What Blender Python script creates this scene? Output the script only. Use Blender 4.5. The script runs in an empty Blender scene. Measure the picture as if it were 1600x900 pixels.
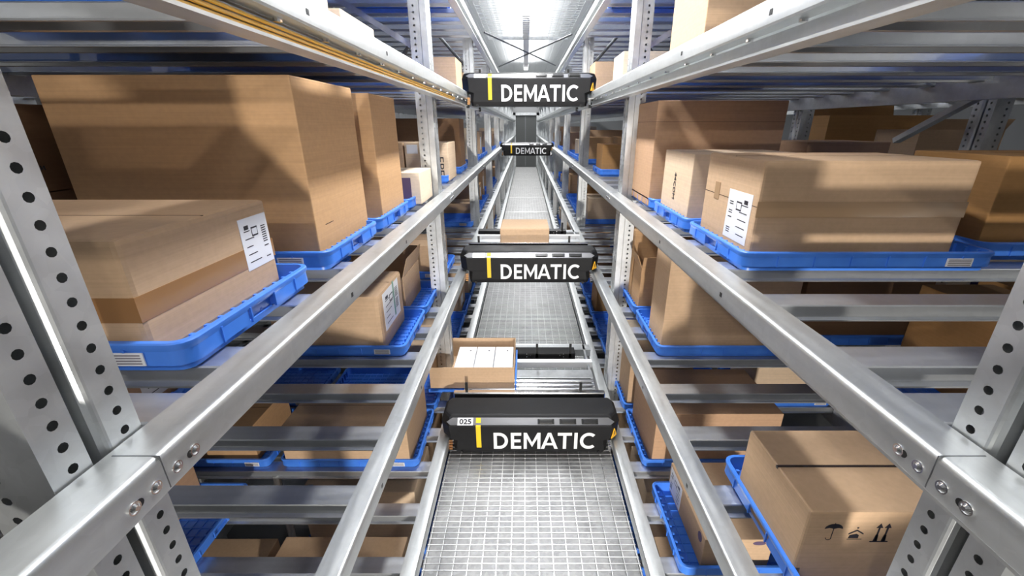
import bpy, bmesh, math, random
from mathutils import Vector, Matrix

random.seed(7)
C = bpy.context.scene.collection
SC = bpy.context.scene
H = 3.25                      # height of the lens above the ground (everything is built with the lens level at 0, then lifted)

# ------------------------------------------------------------------ camera, world, exposure
CX, CY, HY, VY = 821.0, 450.0, 197.0, 2180.0
F = math.sqrt((CY - HY) * (VY - CY))
TH = math.atan((CY - HY) / F)
cam_d = bpy.data.cameras.new('camera')
cam = bpy.data.objects.new('camera', cam_d); C.objects.link(cam)
cam_d.sensor_width = 36.0
cam_d.lens = F / 1600.0 * 36.0
cam_d.shift_x = (800 - CX) / 1600.0
cam_d.clip_start = 0.02; cam_d.clip_end = 200
cam.location = (0, 0, 0); cam.rotation_euler = (math.pi / 2 - TH, 0, 0)
SC.camera = cam
SC.view_settings.view_transform = 'Standard'
try: SC.view_settings.look = 'None'
except Exception: pass
SC.view_settings.gamma = 1.0
SC.view_settings.use_curve_mapping = False
SC.view_settings.exposure = 0.08
W = bpy.data.worlds.new('hall'); SC.world = W; W.use_nodes = True
W.node_tree.nodes['Background'].inputs[0].default_value = (0.86, 0.93, 1.0, 1)
W.node_tree.nodes['Background'].inputs[1].default_value = 0.04

def area(name, loc, rot, sx, sy, power, col=(1, 1, 1), spread=180):
    l = bpy.data.lights.new(name, 'AREA'); l.shape = 'RECTANGLE'; l.size = sx; l.size_y = sy
    l.energy = power; l.color = col; l.spread = math.radians(spread)
    o = bpy.data.objects.new(name, l); C.objects.link(o); o.location = loc; o.rotation_euler = rot
    return o
# row of strip lamps over the aisle (in front of the camera and behind it) and over the neighbouring aisles
area('aisle_lamp_light', (0.01, 3.0, 1.04), (0, 0, 0), 0.10, 4.1, 125)
area('aisle_lamp_light', (0.02, 13.5, 1.95), (0, 0, 0), 0.14, 15.0, 400)
area('roof_fill_light', (0.01, 8.0, 1.16), (math.pi, 0, 0), 0.10, 17, 150, (1, 1, 1), 95)  # added upward fill, only there to brighten the roof
area('side_lamp_light', (-4.6, 1.0, 1.9), (0, math.radians(-35), 0), 0.2, 10, 22)
area('side_lamp_light', (4.6, 1.0, 1.9), (0, math.radians(35), 0), 0.2, 10, 22)
# added unseen light low behind the camera, brightens the lower tiers
area('low_rear_fill_light', (0.25, -1.9, -1.25), (math.radians(74), 0, 0), 0.12, 0.10, 66, (1, 0.95, 0.88), 125)
# added unseen lights behind the camera: soft fill and patches on box fronts
area('rear_fill_light', (0.1, -3.2, 1.95), (math.radians(58), 0, 0), 1.6, 0.4, 10, (1, 0.96, 0.90))
area('rear_fill_light', (1.25, -1.5, 1.75), (math.radians(58), 0, 0), 0.12, 0.08, 18, (1, 0.95, 0.88))
area('rear_fill_light', (-1.25, -1.3, 1.15), (math.radians(66), 0, math.radians(-30)), 0.08, 0.05, 16, (1, 0.93, 0.84))

# ------------------------------------------------------------------ materials
def mat(name, col=(.5, .5, .5), rough=.5, metal=0.0, emit=None, es=1.0, spec=.5, coat=0):
    m = bpy.data.materials.new(name); m.use_nodes = True
    b = m.node_tree.nodes['Principled BSDF']
    b.inputs['Base Color'].default_value = (*col, 1); b.inputs['Roughness'].default_value = rough
    b.inputs['Metallic'].default_value = metal; b.inputs['Specular IOR Level'].default_value = spec
    b.inputs['Coat Weight'].default_value = coat
    if emit: b.inputs['Emission Color'].default_value = (*emit, 1); b.inputs['Emission Strength'].default_value = es
    return m
def nodes(m): return m.node_tree.nodes, m.node_tree.links, m.node_tree.nodes['Principled BSDF']
def metal_mat(name, c0, c1, rough0, rough1, stretch=(1, 1, 1), bump=.05, metal=1.0, scale=9):
    m = mat(name, c0, rough0, metal); N, L, b = nodes(m)
    tc = N.new('ShaderNodeTexCoord'); mp = N.new('ShaderNodeMapping'); mp.inputs['Scale'].default_value = stretch
    n1 = N.new('ShaderNodeTexNoise'); n1.inputs['Scale'].default_value = scale; n1.inputs['Detail'].default_value = 5
    vo = N.new('ShaderNodeTexVoronoi'); vo.inputs['Scale'].default_value = 55
    L.new(tc.outputs['Object'], mp.inputs[0]); L.new(mp.outputs[0], n1.inputs['Vector']); L.new(tc.outputs['Object'], vo.inputs['Vector'])
    mx = N.new('ShaderNodeMix'); mx.data_type = 'FLOAT'; mx.inputs[0].default_value = .15
    L.new(n1.outputs[0], mx.inputs[2]); L.new(vo.outputs['Color'], mx.inputs[3])
    cr = N.new('ShaderNodeValToRGB'); cr.color_ramp.elements[0].position = .3; cr.color_ramp.elements[1].position = .7
    cr.color_ramp.elements[0].color = (*c0, 1); cr.color_ramp.elements[1].color = (*c1, 1)
    L.new(mx.outputs[0], cr.inputs[0]); L.new(cr.outputs[0], b.inputs['Base Color'])
    mr = N.new('ShaderNodeMapRange'); mr.inputs[1].default_value = .3; mr.inputs[2].default_value = .7
    mr.inputs[3].default_value = rough0; mr.inputs[4].default_value = rough1
    L.new(n1.outputs[0], mr.inputs[0]); L.new(mr.outputs[0], b.inputs['Roughness'])
    bp = N.new('ShaderNodeBump'); bp.inputs['Strength'].default_value = bump; bp.inputs['Distance'].default_value = .01
    L.new(n1.outputs[0], bp.inputs['Height']); L.new(bp.outputs[0], b.inputs['Normal'])
    return m
GALV = metal_mat('galvanised_steel', (.50, .52, .53), (.68, .70, .71), .34, .5, (1, 1, 1), .02, .8)
RAILM = metal_mat('galvanised_rail_steel', (.50, .52, .52), (.62, .64, .64), .30, .42, (5, .4, 5), .01, .74)
BARM = metal_mat('galvanised_bar_steel', (.52, .54, .56), (.62, .64, .66), .28, .40, (.2, 4, 4), .008, .84)
DARKM = metal_mat('aged_dark_steel', (.16, .17, .18), (.26, .27, .28), .4, .6)
WIREM = metal_mat('bright_wire_steel', (.75, .76, .76), (.9, .9, .9), .3, .45)
CHROME = mat('polished_zinc', (.85, .85, .86), .16, 1.0)
SHEET = metal_mat('floor_sheet_steel', (.24, .243, .245), (.52, .52, .52), .45, .65, (1, 1, 1), .12, .5, 6)

def card_mat(name, c, var=.07):
    m = mat(name, c, .72, 0, spec=.25); N, L, b = nodes(m)
    tc = N.new('ShaderNodeTexCoord'); mp = N.new('ShaderNodeMapping'); mp.inputs['Scale'].default_value = (1, 1, 60)
    n1 = N.new('ShaderNodeTexNoise'); n1.inputs['Scale'].default_value = 3; n1.inputs['Detail'].default_value = 3
    n2 = N.new('ShaderNodeTexNoise'); n2.inputs['Scale'].default_value = 60; n2.inputs['Detail'].default_value = 4
    L.new(tc.outputs['Object'], mp.inputs[0]); L.new(mp.outputs[0], n1.inputs['Vector']); L.new(tc.outputs['Object'], n2.inputs['Vector'])
    mx = N.new('ShaderNodeMix'); mx.data_type = 'FLOAT'; mx.inputs[0].default_value = .45
    L.new(n1.outputs[0], mx.inputs[2]); L.new(n2.outputs[0], mx.inputs[3])
    cr = N.new('ShaderNodeValToRGB'); cr.color_ramp.elements[0].position = .35; cr.color_ramp.elements[1].position = .65
    cr.color_ramp.elements[0].color = (*[x * (1 - var) for x in c], 1); cr.color_ramp.elements[1].color = (*[min(1, x * (1 + var)) for x in c], 1)
    L.new(mx.outputs[0], cr.inputs[0]); L.new(cr.outputs[0], b.inputs['Base Color'])
    bp = N.new('ShaderNodeBump'); bp.inputs['Strength'].default_value = .02; bp.inputs['Distance'].default_value = .002
    L.new(n1.outputs[0], bp.inputs['Height']); L.new(bp.outputs[0], b.inputs['Normal'])
    return m
CARD = {'tan': card_mat('tan_cardboard', (.57, .39, .245)), 'brown': card_mat('brown_cardboard', (.56, .34, .175)),
        'pale': card_mat('pale_cardboard', (.70, .53, .37)), 'red': card_mat('reddish_cardboard', (.53, .33, .20)),
        'dark': card_mat('dark_cardboard', (.27, .155, .085)), 'ochre': card_mat('ochre_cardboard', (.42, .225, .085)),
        'cream': card_mat('cream_cardboard', (.80, .66, .50))}
SEAM = mat('cardboard_gap', (.06, .035, .02), .9)
TAPE = mat('brown_packing_tape', (.33, .17, .07), .22, coat=.4)
CLEART = mat('dull_packing_tape', (.46, .30, .17), .18, coat=.5)
BTAPE = mat('dark_glossy_tape', (.05, .035, .03), .12, coat=.6)
PAPER = mat('white_label_paper', (.82, .83, .86), .5)
INK = mat('black_print', (.02, .018, .025), .5)
PURP = mat('purple_print', (.13, .09, .16), .45)
NAVYB = mat('navy_blue_box_print', (.055, .05, .22), .4)

def tray_mat():
    m = mat('blue_tray_plastic', (.045, .19, .80), .36, spec=.5); N, L, b = nodes(m)
    tc = N.new('ShaderNodeTexCoord'); n = N.new('ShaderNodeTexNoise'); n.inputs['Scale'].default_value = 14
    cr = N.new('ShaderNodeValToRGB'); cr.color_ramp.elements[0].color = (.04, .18, .74, 1); cr.color_ramp.elements[1].color = (.085, .29, .93, 1)
    L.new(tc.outputs['Object'], n.inputs['Vector']); L.new(n.outputs[0], cr.inputs[0]); L.new(cr.outputs[0], b.inputs['Base Color'])
    return m
BLUE = tray_mat()
BLACKP = metal_mat('black_plastic_cover', (.008, .008, .009), (.013, .013, .014), .46, .58, (1, 1, 1), .01, 0.0)
BLACKP.node_tree.nodes['Principled BSDF'].inputs['Specular IOR Level'].default_value = .28
SILVB = mat('brushed_dark_band', (.30, .30, .31), .30, .85)
NAVYP = mat('navy_end_cap', (.012, .016, .05), .35)
WHITEP = mat('white_lettering', (.9, .9, .9), .5)
YELP = mat('yellow_stripe', (.95, .62, .02), .45)
YELBAR = mat('yellow_busbar', (.90, .50, .06), .35)
ORANGE = mat('warning_yellow', (.95, .50, .03), .4)
WHITEC = mat('white_roller', (.82, .82, .82), .35)
RUBBER = mat('black_rubber', (.015, .015, .015), .28)
REDC = mat('red_clamp', (.45, .04, .03), .5)
COPPER = mat('copper_contact', (.6, .32, .14), .35, .8)
LAMPM = mat('lamp_glow', (1, 1, 1), .4, emit=(1, .98, .95), es=2.6)
LAMPD = mat('lamp_housing', (.8, .8, .8), .4)
GREYW = mat('pale_grey_wall', (.62, .65, .67), .7)
DOORM = mat('dark_grey_door', (.10, .105, .105), .6)

# ------------------------------------------------------------------ mesh building
class MB:
    def __init__(s): s.v = []; s.f = []; s.m = []
    def box(s, x0, x1, y0, y1, z0, z1, mi=0):
        i = len(s.v)
        s.v += [(x0, y0, z0), (x1, y0, z0), (x1, y1, z0), (x0, y1, z0), (x0, y0, z1), (x1, y0, z1), (x1, y1, z1), (x0, y1, z1)]
        for f in ((0, 3, 2, 1), (4, 5, 6, 7), (0, 1, 5, 4), (1, 2, 6, 5), (2, 3, 7, 6), (3, 0, 4, 7)):
            s.f.append(tuple(i + k for k in f)); s.m.append(mi)
        return s
    def quad(s, a, b, c, d, mi=0):
        i = len(s.v); s.v += [a, b, c, d]; s.f.append((i, i + 1, i + 2, i + 3)); s.m.append(mi); return s
    def prism(s, pts, fn, t0, t1, mi=0):
        # pts: closed 2-D outline; fn(p, t) -> 3-D point
        i = len(s.v); n = len(pts)
        s.v += [fn(p, t0) for p in pts] + [fn(p, t1) for p in pts]
        s.f += [tuple(i + k for k in range(n))[::-1], tuple(i + n + k for k in range(n))]; s.m += [mi, mi]
        for k in range(n):
            s.f.append((i + k, i + (k + 1) % n, i + n + (k + 1) % n, i + n + k)); s.m.append(mi)
        return s
    def loft(s, loops, mi=0, cap0=True, cap1=True):
        n = len(loops[0]); i = len(s.v)
        for lp in loops: s.v += lp
        for j in range(len(loops) - 1):
            for k in range(n):
                a = i + j * n
                s.f.append((a + k, a + (k + 1) % n, a + n + (k + 1) % n, a + n + k)); s.m.append(mi)
        if cap0: s.f.append(tuple(i + k for k in range(n))[::-1]); s.m.append(mi)
        if cap1: s.f.append(tuple(i + (len(loops) - 1) * n + k for k in range(n))); s.m.append(mi)
        return s
    def tube(s, a, b, r, n=10, mi=0, r2=None):
        a = Vector(a); b = Vector(b); d = (b - a).normalized(); u = d.orthogonal().normalized(); w = d.cross(u)
        r2 = r if r2 is None else r2
        s.loft([[tuple(a + (u * math.cos(t) + w * math.sin(t)) * r) for t in [2 * math.pi * k / n for k in range(n)]],
                [tuple(b + (u * math.cos(t) + w * math.sin(t)) * r2) for t in [2 * math.pi * k / n for k in range(n)]]], mi)
        return s
    def bar(s, a, b, w, h, mi=0):
        a = Vector(a); b = Vector(b); d = (b - a).normalized(); u = d.cross(Vector((0, 0, 1)))
        if u.length < 1e-3: u = Vector((1, 0, 0))
        u.normalize(); q = u.cross(d)
        def lp(p): return [tuple(p + u * x + q * y) for x, y in ((-w / 2, -h / 2), (w / 2, -h / 2), (w / 2, h / 2), (-w / 2, h / 2))]
        s.loft([lp(a), lp(b)], mi); return s
    def mesh(s, name, mats, smooth=False, off=(0, 0, 0), bevel=0):
        me = bpy.data.meshes.new(name)
        me.from_pydata([(x - off[0], y - off[1], z - off[2]) for x, y, z in s.v], [], s.f)
        for m in (mats if isinstance(mats, (list, tuple)) else [mats]): me.materials.append(m)
        me.polygons.foreach_set('material_index', s.m)
        bm = bmesh.new(); bm.from_mesh(me)
        bmesh.ops.recalc_face_normals(bm, faces=bm.faces)
        if bevel:
            es = [e for e in bm.edges if len(e.link_faces) == 2 and e.calc_face_angle(0) > .6]
            bmesh.ops.bevel(bm, geom=es, offset=bevel, segments=2, affect='EDGES', profile=.6)
        bm.to_mesh(me); bm.free()
        if smooth:
            me.polygons.foreach_set('use_smooth', [True] * len(me.polygons))
            try: me.set_sharp_from_angle(angle=math.radians(32))
            except Exception: pass
        me.update(); return me

def link(name, me, parent=None, loc=None, rot=None):
    o = bpy.data.objects.new(name, me); C.objects.link(o)
    if loc is not None: o.location = loc
    if rot is not None: o.rotation_euler = rot
    if parent is not None: o.parent = parent
    return o
def tag(o, label, cat, group=None, kind=None):
    if label: o['label'] = label
    if cat: o['category'] = cat
    if group: o['group'] = group
    if kind: o['kind'] = kind
    return o
def thing(name, label, cat, loc=(0, 0, 0), rot=0, group=None):
    o = bpy.data.objects.new(name, None); o.empty_display_size = .05; C.objects.link(o); o.location = loc; o.rotation_euler = (0, 0, rot)
    return tag(o, label, cat, group)
def part(name, mb, m, parent, smooth=False, bevel=0, label=None):
    # mb is in world coordinates; the part is stored relative to its (unrotated) parent
    off = Vector((0, 0, 0)); p = parent
    while p is not None: off += p.location; p = p.parent
    o = link(name, mb.mesh(name, m, smooth, off, bevel), parent)
    if label: o['label'] = label
    return o
def struct(name, mb, m, smooth=False):
    o = link(name, mb.mesh(name, m, smooth)); o['kind'] = 'structure'; return o
def copy_tree(o, parent=None):
    c = o.copy(); C.objects.link(c)
    if parent is not None: c.parent = parent
    for ch in list(o.children): copy_tree(ch, c)
    return c
def text(name, body, size, m, parent, loc, rot=(math.pi / 2, 0, 0), width=None, bold=0, extrude=.0006, height=None, spacing=1.0):
    cu = bpy.data.curves.new(name, 'FONT'); cu.body = body; cu.size = size; cu.extrude = extrude; cu.offset = bold; cu.space_character = spacing
    cu.materials.append(m)
    o = bpy.data.objects.new(name, cu); C.objects.link(o)
    bpy.context.view_layer.update()
    dg = bpy.context.evaluated_depsgraph_get()
    me = bpy.data.meshes.new_from_object(o.evaluated_get(dg))
    bpy.data.objects.remove(o); me.name = name
    xs = [v.co.x for v in me.vertices]; ys = [v.co.y for v in me.vertices]
    sx = width / (max(xs) - min(xs)) if width else 1
    sy = height / (max(ys) - min(ys)) if height else sx
    x0, y0 = min(xs), min(ys)
    for v in me.vertices: v.co.x = (v.co.x - x0) * sx; v.co.y = (v.co.y - y0) * sy
    return link(name, me, parent, loc, rot)

# ------------------------------------------------------------------ levels of the rack
LV = {'T': .90, 'U': .262, 'A': -.395, 'B': -1.07, 'C': -1.795, 'D': -2.50}
DROP = .03
def railx(s): return .53 if s > 0 else -.47
def X(s, o): return railx(s) + s * o
YEND = 21.5
UP_Y = [.43, 2.74, 4.95, 7.1, 9.25, 11.4, 13.5, 15.6, 17.7, 19.8]
SIDE = {-1: 'left', 1: 'right'}
TIER = {'T': 'above the top shuttle', 'U': 'at top shuttle height', 'A': 'at distant shuttle height',
        'B': 'at box-carrying shuttle height', 'C': 'at shuttle 025 height', 'D': 'below the walkway'}

# ------------------------------------------------------------------ setting
mb = MB(); mb.box(-12, 12, -8, 30, -3.27, -3.25); struct('floor', mb, mat('grey_concrete', (.22, .225, .23), .6))
# ribbed white roof
mb = MB()
k = -60
while k < 60:
    x = k * .2; mb.box(x, x + .15, -8, 30, 2.1, 2.12); mb.box(x + .15, x + .2, -8, 30, 2.12, 2.14); k += 1
struct('ceiling', mb, mat('white_ribbed_roof', (.88, .90, .91), .6))
mb = MB(); mb.box(-12, 12, 22.2, 22.35, -3.25, 2.1); struct('wall_end', mb, mat('grey_end_wall', (.5, .51, .52), .7))
for s in (-1, 1):
    mb = MB(); mb.box(min(s * 9, s * 9.2), max(s * 9, s * 9.2), -8, 30, -3.25, 2.1); struct('wall_' + SIDE[s], mb, mat('grey_wall', (.34, .35, .36), .7))
# dark door at the end of the aisle
mb = MB(); mb.box(-.47, .53, 21.9, 22.0, -1.9, .48); mb.box(-.02, .02, 21.89, 21.9, -1.85, .45, 1)
o = struct('door_1', mb, [DOORM, DARKM])
mb = MB(); mb.box(-.6, -.47, 21.8, 22.0, -1.9, .6); mb.box(.53, .66, 21.8, 22.0, -1.9, .6); mb.box(-.6, .66, 21.8, 22.0, .48, .6)
struct('trim_1', mb, GALV)

# wire grating walkway over sheet steel (nobody could count the wires)
GZ = LV['C'] - .105
mb = MB(); mb.box(-.485, .545, .3, 21.8, GZ - .05, GZ - .044)
struct('floor_sheet', mb, SHEET)
mb = MB(); y = .9
while y < 21.8:
    mb.box(-.475, .535, y, y + .0034, GZ - .004, GZ); y += .032 if y < 9 else .064
for k in range(16): x = -.47 + .0665 * k; mb.box(x, x + .0036, .9, 21.8, GZ - .008, GZ - .004)
for y in (3.45, 5.6, 7.8, 10, 12.2, 14.4, 16.6, 18.8): mb.box(-.475, .535, y, y + .05, GZ - .003, GZ + .002)
w = link('walkway_grating', mb.mesh('walkway_grating', WIREM)); w['kind'] = 'structure'
# overhead wire grating of the next walkway
mb = MB(); TZ = LV['T'] + .13
for k in range(17): x = -.47 + .0625 * k; mb.box(x, x + .003, .5, 6.1, TZ, TZ + .003)
y = .5
while y < 6.1: mb.box(-.47, .53, y, y + .003, TZ, TZ + .003); y += .09
mb.box(-.47, .53, 6.1, 6.13, TZ - .01, TZ + .02); mb.box(-.47, .53, 4.0, 4.02, TZ, TZ + .01)
w = link('overhead_grating', mb.mesh('overhead_grating', GALV)); w['kind'] = 'structure'

# ------------------------------------------------------------------ rack shelves (one per side and level)
def rail_profile(s, full=True):
    # closed outline of the sheet-steel channel, offsets outwards (o) and down (z) from the inner top corner
    r = .010; P = []
    P.append((.068, -.014)); P.append((.068, 0.0)) ; P.append((r, 0.0))
    for k in range(1, 5):
        a = math.radians(90 * k / 4); P.append((r - r * math.sin(a), -(r - r * math.cos(a))))
    if not full:
        return P + [(0, -.054), (.004, -.058), (.050, -.058), (.052, -.062), (.052, -.104), (.057, -.104),
            (.057, -.060), (.050, -.052), (.006, -.052), (.006, -.012), (.014, -.005), (.063, -.005), (.063, -.014)]
    P += [(0, -.054), (.004, -.058), (.045, -.058), (.050, -.062), (.050, -.100), (.046, -.104), (.0, -.104), (0, -.110), (.052, -.110), (.057, -.104),
          (.057, -.060), (.050, -.052), (.006, -.052), (.006, -.012), (.014, -.005), (.063, -.005), (.063, -.014)]
    return P
hat = [(-.0375, 0), (.0375, 0), (.040, -.003), (.043, -.030), (.056, -.033), (.056, -.037), (.041, -.036), (.036, -.006), (-.036, -.006), (-.041, -.036), (-.056, -.037), (-.056, -.033), (-.043, -.030), (-.040, -.003)]
BAR_MESH = {}
for s in (-1, 1):
    b = MB(); b.prism(hat, lambda p, t, s=s: (X(s, t), p[0], p[1]), .062, 1.66)
    BAR_MESH[s] = b.mesh('cross_bar', BARM)
bars_y = [.7725 - .0375 + .2925 * k for k in range(-2, 71)]
UPH = .062
for s in (-1, 1):
    for lv, z in LV.items():
        t = thing('rack_shelf', 'galvanised rack shelf with rail and cross bars, %s side, %s' % (SIDE[s], TIER[lv]), 'shelf', (railx(s), .1, z), group='steel shelves of the rack')
        mbr = MB(); P = rail_profile(s, lv in 'UT')
        mbr.prism(P, lambda p, tt, s=s, z=z: (X(s, p[0]), tt, z + p[1]), -1.2, YEND)
        part('guide_rail', mbr, RAILM, t, smooth=True)
        # stepped rear beam that carries the bar ends
        mb2 = MB(); x0, x1 = sorted((X(s, 1.60), X(s, 1.612)))
        mb2.box(x0, x1, -1.2, YEND, z - DROP - .11, z - DROP - .04)
        xa, xb = sorted((X(s, 1.60), X(s, 1.65))); mb2.box(xa, xb, -1.2, YEND, z - DROP - .116, z - DROP - .11)
        for k in range(len(bars_y) - 1):
            y0, y1 = bars_y[k] + .058, bars_y[k + 1] - .058
            if y0 < 8: mb2.box(x0, x1, y0, y1, z - DROP - .04, z - DROP + .004)
        part('rear_beam', mb2, GALV, t)
        far = MB(); nb = 0
        for y in bars_y:
            if y < .5 and lv in 'CD': continue
            if any(abs(y - uy) < .1 for uy in UP_Y) and y < 1: y = y + .13
            if y < 11.5:
                o = link('cross_bar', BAR_MESH[s], t, (-railx(s), y - .1, -DROP))
            else:
                far.box(min(X(s, .062), X(s, 1.66)), max(X(s, .062), X(s, 1.66)), y - .0375, y + .0375, z - DROP - .035, z - DROP)
        fo = part('distant_cross_bars', far, BARM, t); fo['kind'] = 'stuff'
        # bolts and slots on the lip of the rail
        if lv in 'ABU':
            for yj in (UP_Y[0] + .0, UP_Y[1], UP_Y[2]):
                for dy in (-.062, -.022, .022, .062):
                    if lv == 'A':
                        bo = MB(); xx = railx(s); zz = z - .034
                        bo.tube((xx + s * .001, yj + dy * .8, zz), (xx - s * .0015, yj + dy * .8, zz), .0085, 14)
                        bo.tube((xx - s * .0015, yj + dy * .8, zz), (xx - s * .0045, yj + dy * .8, zz), .0068, 12, r2=.003)
                        part('bolt', bo, CHROME, t, smooth=True)
                        if abs(dy) < .03:
                            sl = MB(); sl.tube((xx, yj + dy * 1.9, zz), (xx - s * .0006, yj + dy * 1.9, zz), .0058, 12)
                            part('rail_hole', sl, RUBBER, t)
                jm = MB(); jm.box(min(railx(s) - s * .0004, railx(s) + s * .06), max(railx(s) - s * .0004, railx(s) + s * .06), yj - .0008, yj + .0008, z - .052, z + .0004)
                if lv == 'A': part('rail_joint', jm, DARKM, t)
            for yj in (1.06, 1.62, 3.6, 4.2):
                sl = MB(); zz = z - .032
                xx = railx(s); a, b = sorted((xx, xx - s * .0008)); sl.box(a, b, yj, yj + .012, zz - .006, zz + .006)
                part('rail_slot', sl, RUBBER, t)
        if lv == 'U':
            for k in range(22):
                bo = MB(); yy = .55 + .22 * k; xx = X(s, .030)
                bo.tube((xx, yy, z - .058), (xx, yy, z - .066), .009, 10); part('bolt', bo, CHROME, t, smooth=True)
        if s < 0 and lv in 'U':
            for k in range(4):
                bb = MB(); zz = z - .071 - .0092 * k; xx = X(s, .047 - .009 * k * 0)
                bb.tube((X(s, .042), -1.2, zz), (X(s, .042), 3.35 if lv == 'U' else YEND, zz), .0037, 8)
                part('yellow_busbar', bb, YELBAR, t, smooth=True, label='yellow conductor bar')

# ------------------------------------------------------------------ uprights
def hole_strip(mb, org, ud, width, hc, pitch, n, r, seg=10):
    org = Vector(org); ud = Vector(ud)
    for k in range(n):
        z0 = k * pitch; cz = z0 + pitch / 2
        i = len(mb.v)
        ring = []
        for q in range(seg):
            a = 2 * math.pi * q / seg + math.pi / seg
            ring.append((hc + r * math.cos(a), cz + r * math.sin(a)))
        outer = []
        for (u, v) in ring:      # project radially to the cell outline
            du, dv = u - hc, v - cz
            tt = min(((width - hc) / du) if du > 1e-9 else ((-hc) / du) if du < -1e-9 else 1e9, (pitch / 2) / abs(dv) if abs(dv) > 1e-9 else 1e9)
            outer.append((hc + du * tt, cz + dv * tt))
        for (u, v) in outer + ring: mb.v.append(tuple(org + ud * u + Vector((0, 0, v))))
        for q in range(seg):
            p = (q + 1) % seg; mb.f.append((i + q, i + p, i + seg + p, i + seg + q)); mb.m.append(0)
        # corner triangles
        for (cu, cv) in ((0, 0), (width, 0), (width, pitch), (0, pitch)):
            best = sorted(range(seg), key=lambda q: (outer[q][0] - cu) ** 2 + (outer[q][1] - z0 - cv) ** 2)[:2]
            j = len(mb.v); mb.v.append(tuple(org + ud * cu + Vector((0, 0, z0 + cv))))
            mb.f.append((i + best[0], i + best[1], j)); mb.m.append(0)
def upright_mesh(s, zb=-3.25, zt=1.02, n_extra=0):
    # local: aisle face at x=0, growing outwards (s); y from -.06 to .058
    m = MB(); pitch = .031; n = int((zt - zb) / pitch)
    zt = zb + n * pitch
    hole_strip(m, (0, .014, zb), (0, 1, 0), .044, .022, pitch, n, .0062, 10)
    hole_strip(m, (0, -.060, zb), (0, 1, 0), .046, .026, pitch, n, .0062, 10)
    g = [(0, -.014), (s * .003, -.0125), (s * .045, -.010), (s * .045, .000), (s * .008, .004), (s * .003, .008), (s * .0008, .011), (0, .014)]
    for a, b in zip(g[:-1], g[1:]): m.quad((*a, zb), (*b, zb), (*b, zt), (*a, zt))
    for yy, sg in ((-.060, -1), (.058, 1)):
        q = [(0, yy), (s * .034, yy), (s * .038, yy - sg * .006), (s * .042, yy - sg * .006)]
        for a, b in zip(q[:-1], q[1:]): m.quad((*a, zb), (*b, zb), (*b, zt), (*a, zt))
        hole_strip(m, (s * .042, yy - sg * .006, zb), (s, 0, 0), .056, .028, pitch, n, .0062, 8)
    m.quad((s * .098, -.054, zb), (s * .098, .052, zb), (s * .098, .052, zt), (s * .098, -.054, zt))
    m.quad((0, -.06, zt), (0, .058, zt), (s * .098, .058, zt), (s * .098, -.06, zt))
    return m.mesh('rack_upright', GALV)
UPM = {s: upright_mesh(s) for s in (-1, 1)}
ordn = ['nearest', 'second', 'third', 'fourth', 'fifth', 'sixth', 'seventh', 'eighth', 'ninth', 'tenth']
for s in (-1, 1):
    for k, y in enumerate(UP_Y):
        o = link('rack_upright', UPM[s], None, (X(s, .071), y, 0))
        tag(o, 'perforated steel upright post, %s from the camera on the %s edge of the aisle' % (ordn[k], SIDE[s]), 'post', 'upright posts along the aisle')
    for k, y in enumerate(UP_Y[:5]):
        yy = y + (1.1 if False else 0)
        o = link('rack_upright', UPM[s], None, (X(s, 1.665), yy + .95, 0))
        tag(o, 'perforated post at the back of the %s rack, %s from the camera, behind boxes' % (SIDE[s], ordn[k]), 'post', 'upright posts behind the shelves')
# frame braces between front and rear posts
def brace(label, a, b, w=.028, h=.02, m=None, round_=False, group='rack braces'):
    q = MB()
    if round_: q.tube(a, b, w / 2, 10)
    else: q.bar(a, b, w, h)
    mid = [(a[i] + b[i]) / 2 for i in range(3)]
    o = link('rack_brace', q.mesh('rack_brace', m or GALV, off=mid), None, mid); tag(o, label, 'brace', group); return o

# ------------------------------------------------------------------ overhead cable strip, braces and lamps
def strip_lamp(label, x, z, y0, y1, w=.085, lit=True):
    t = thing('strip_lamp', label, 'lamp', (x, (y0 + y1) / 2, z), group='strip lamps over the aisle')
    q = MB(); q.box(x - w / 2, x + w / 2, y0, y1, z, z + .04); part('housing', q, LAMPD, t, bevel=.004)
    if lit:
        q = MB(); q.box(x - w * .36, x + w * .36, y0 + .02, y1 - .02, z - .012, z); part('tube', q, LAMPM, t, label='glowing white tube')
    return t
strip_lamp('long glowing strip lamp running along the ceiling over the aisle', .01, 1.07, -.6, 5.05)
q = MB(); q.box(-.03, .05, 5.1, 9.0, 1.07, 1.10); o = link('lamp_track', q.mesh('lamp_track', LAMPD, off=(0, 7, 1.08)), None, (0, 7, 1.08)); tag(o, 'pale grey track continuing the strip lamp along the ceiling', 'track')
strip_lamp('small bright lamp at the far end of the ceiling track', .01, 1.02, 8.75, 9.15, .1)
brace('thin steel ceiling brace from the left beam down to the right beam', (-.47, 5.57, 1.0), (.53, 8.4, 1.0), .02, .02, DARKM, True, 'crossed ceiling braces')
brace('thin steel ceiling brace from the right beam down to the left beam', (.53, 5.57, .98), (-.47, 8.4, .98), .02, .02, DARKM, True, 'crossed ceiling braces')

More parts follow.
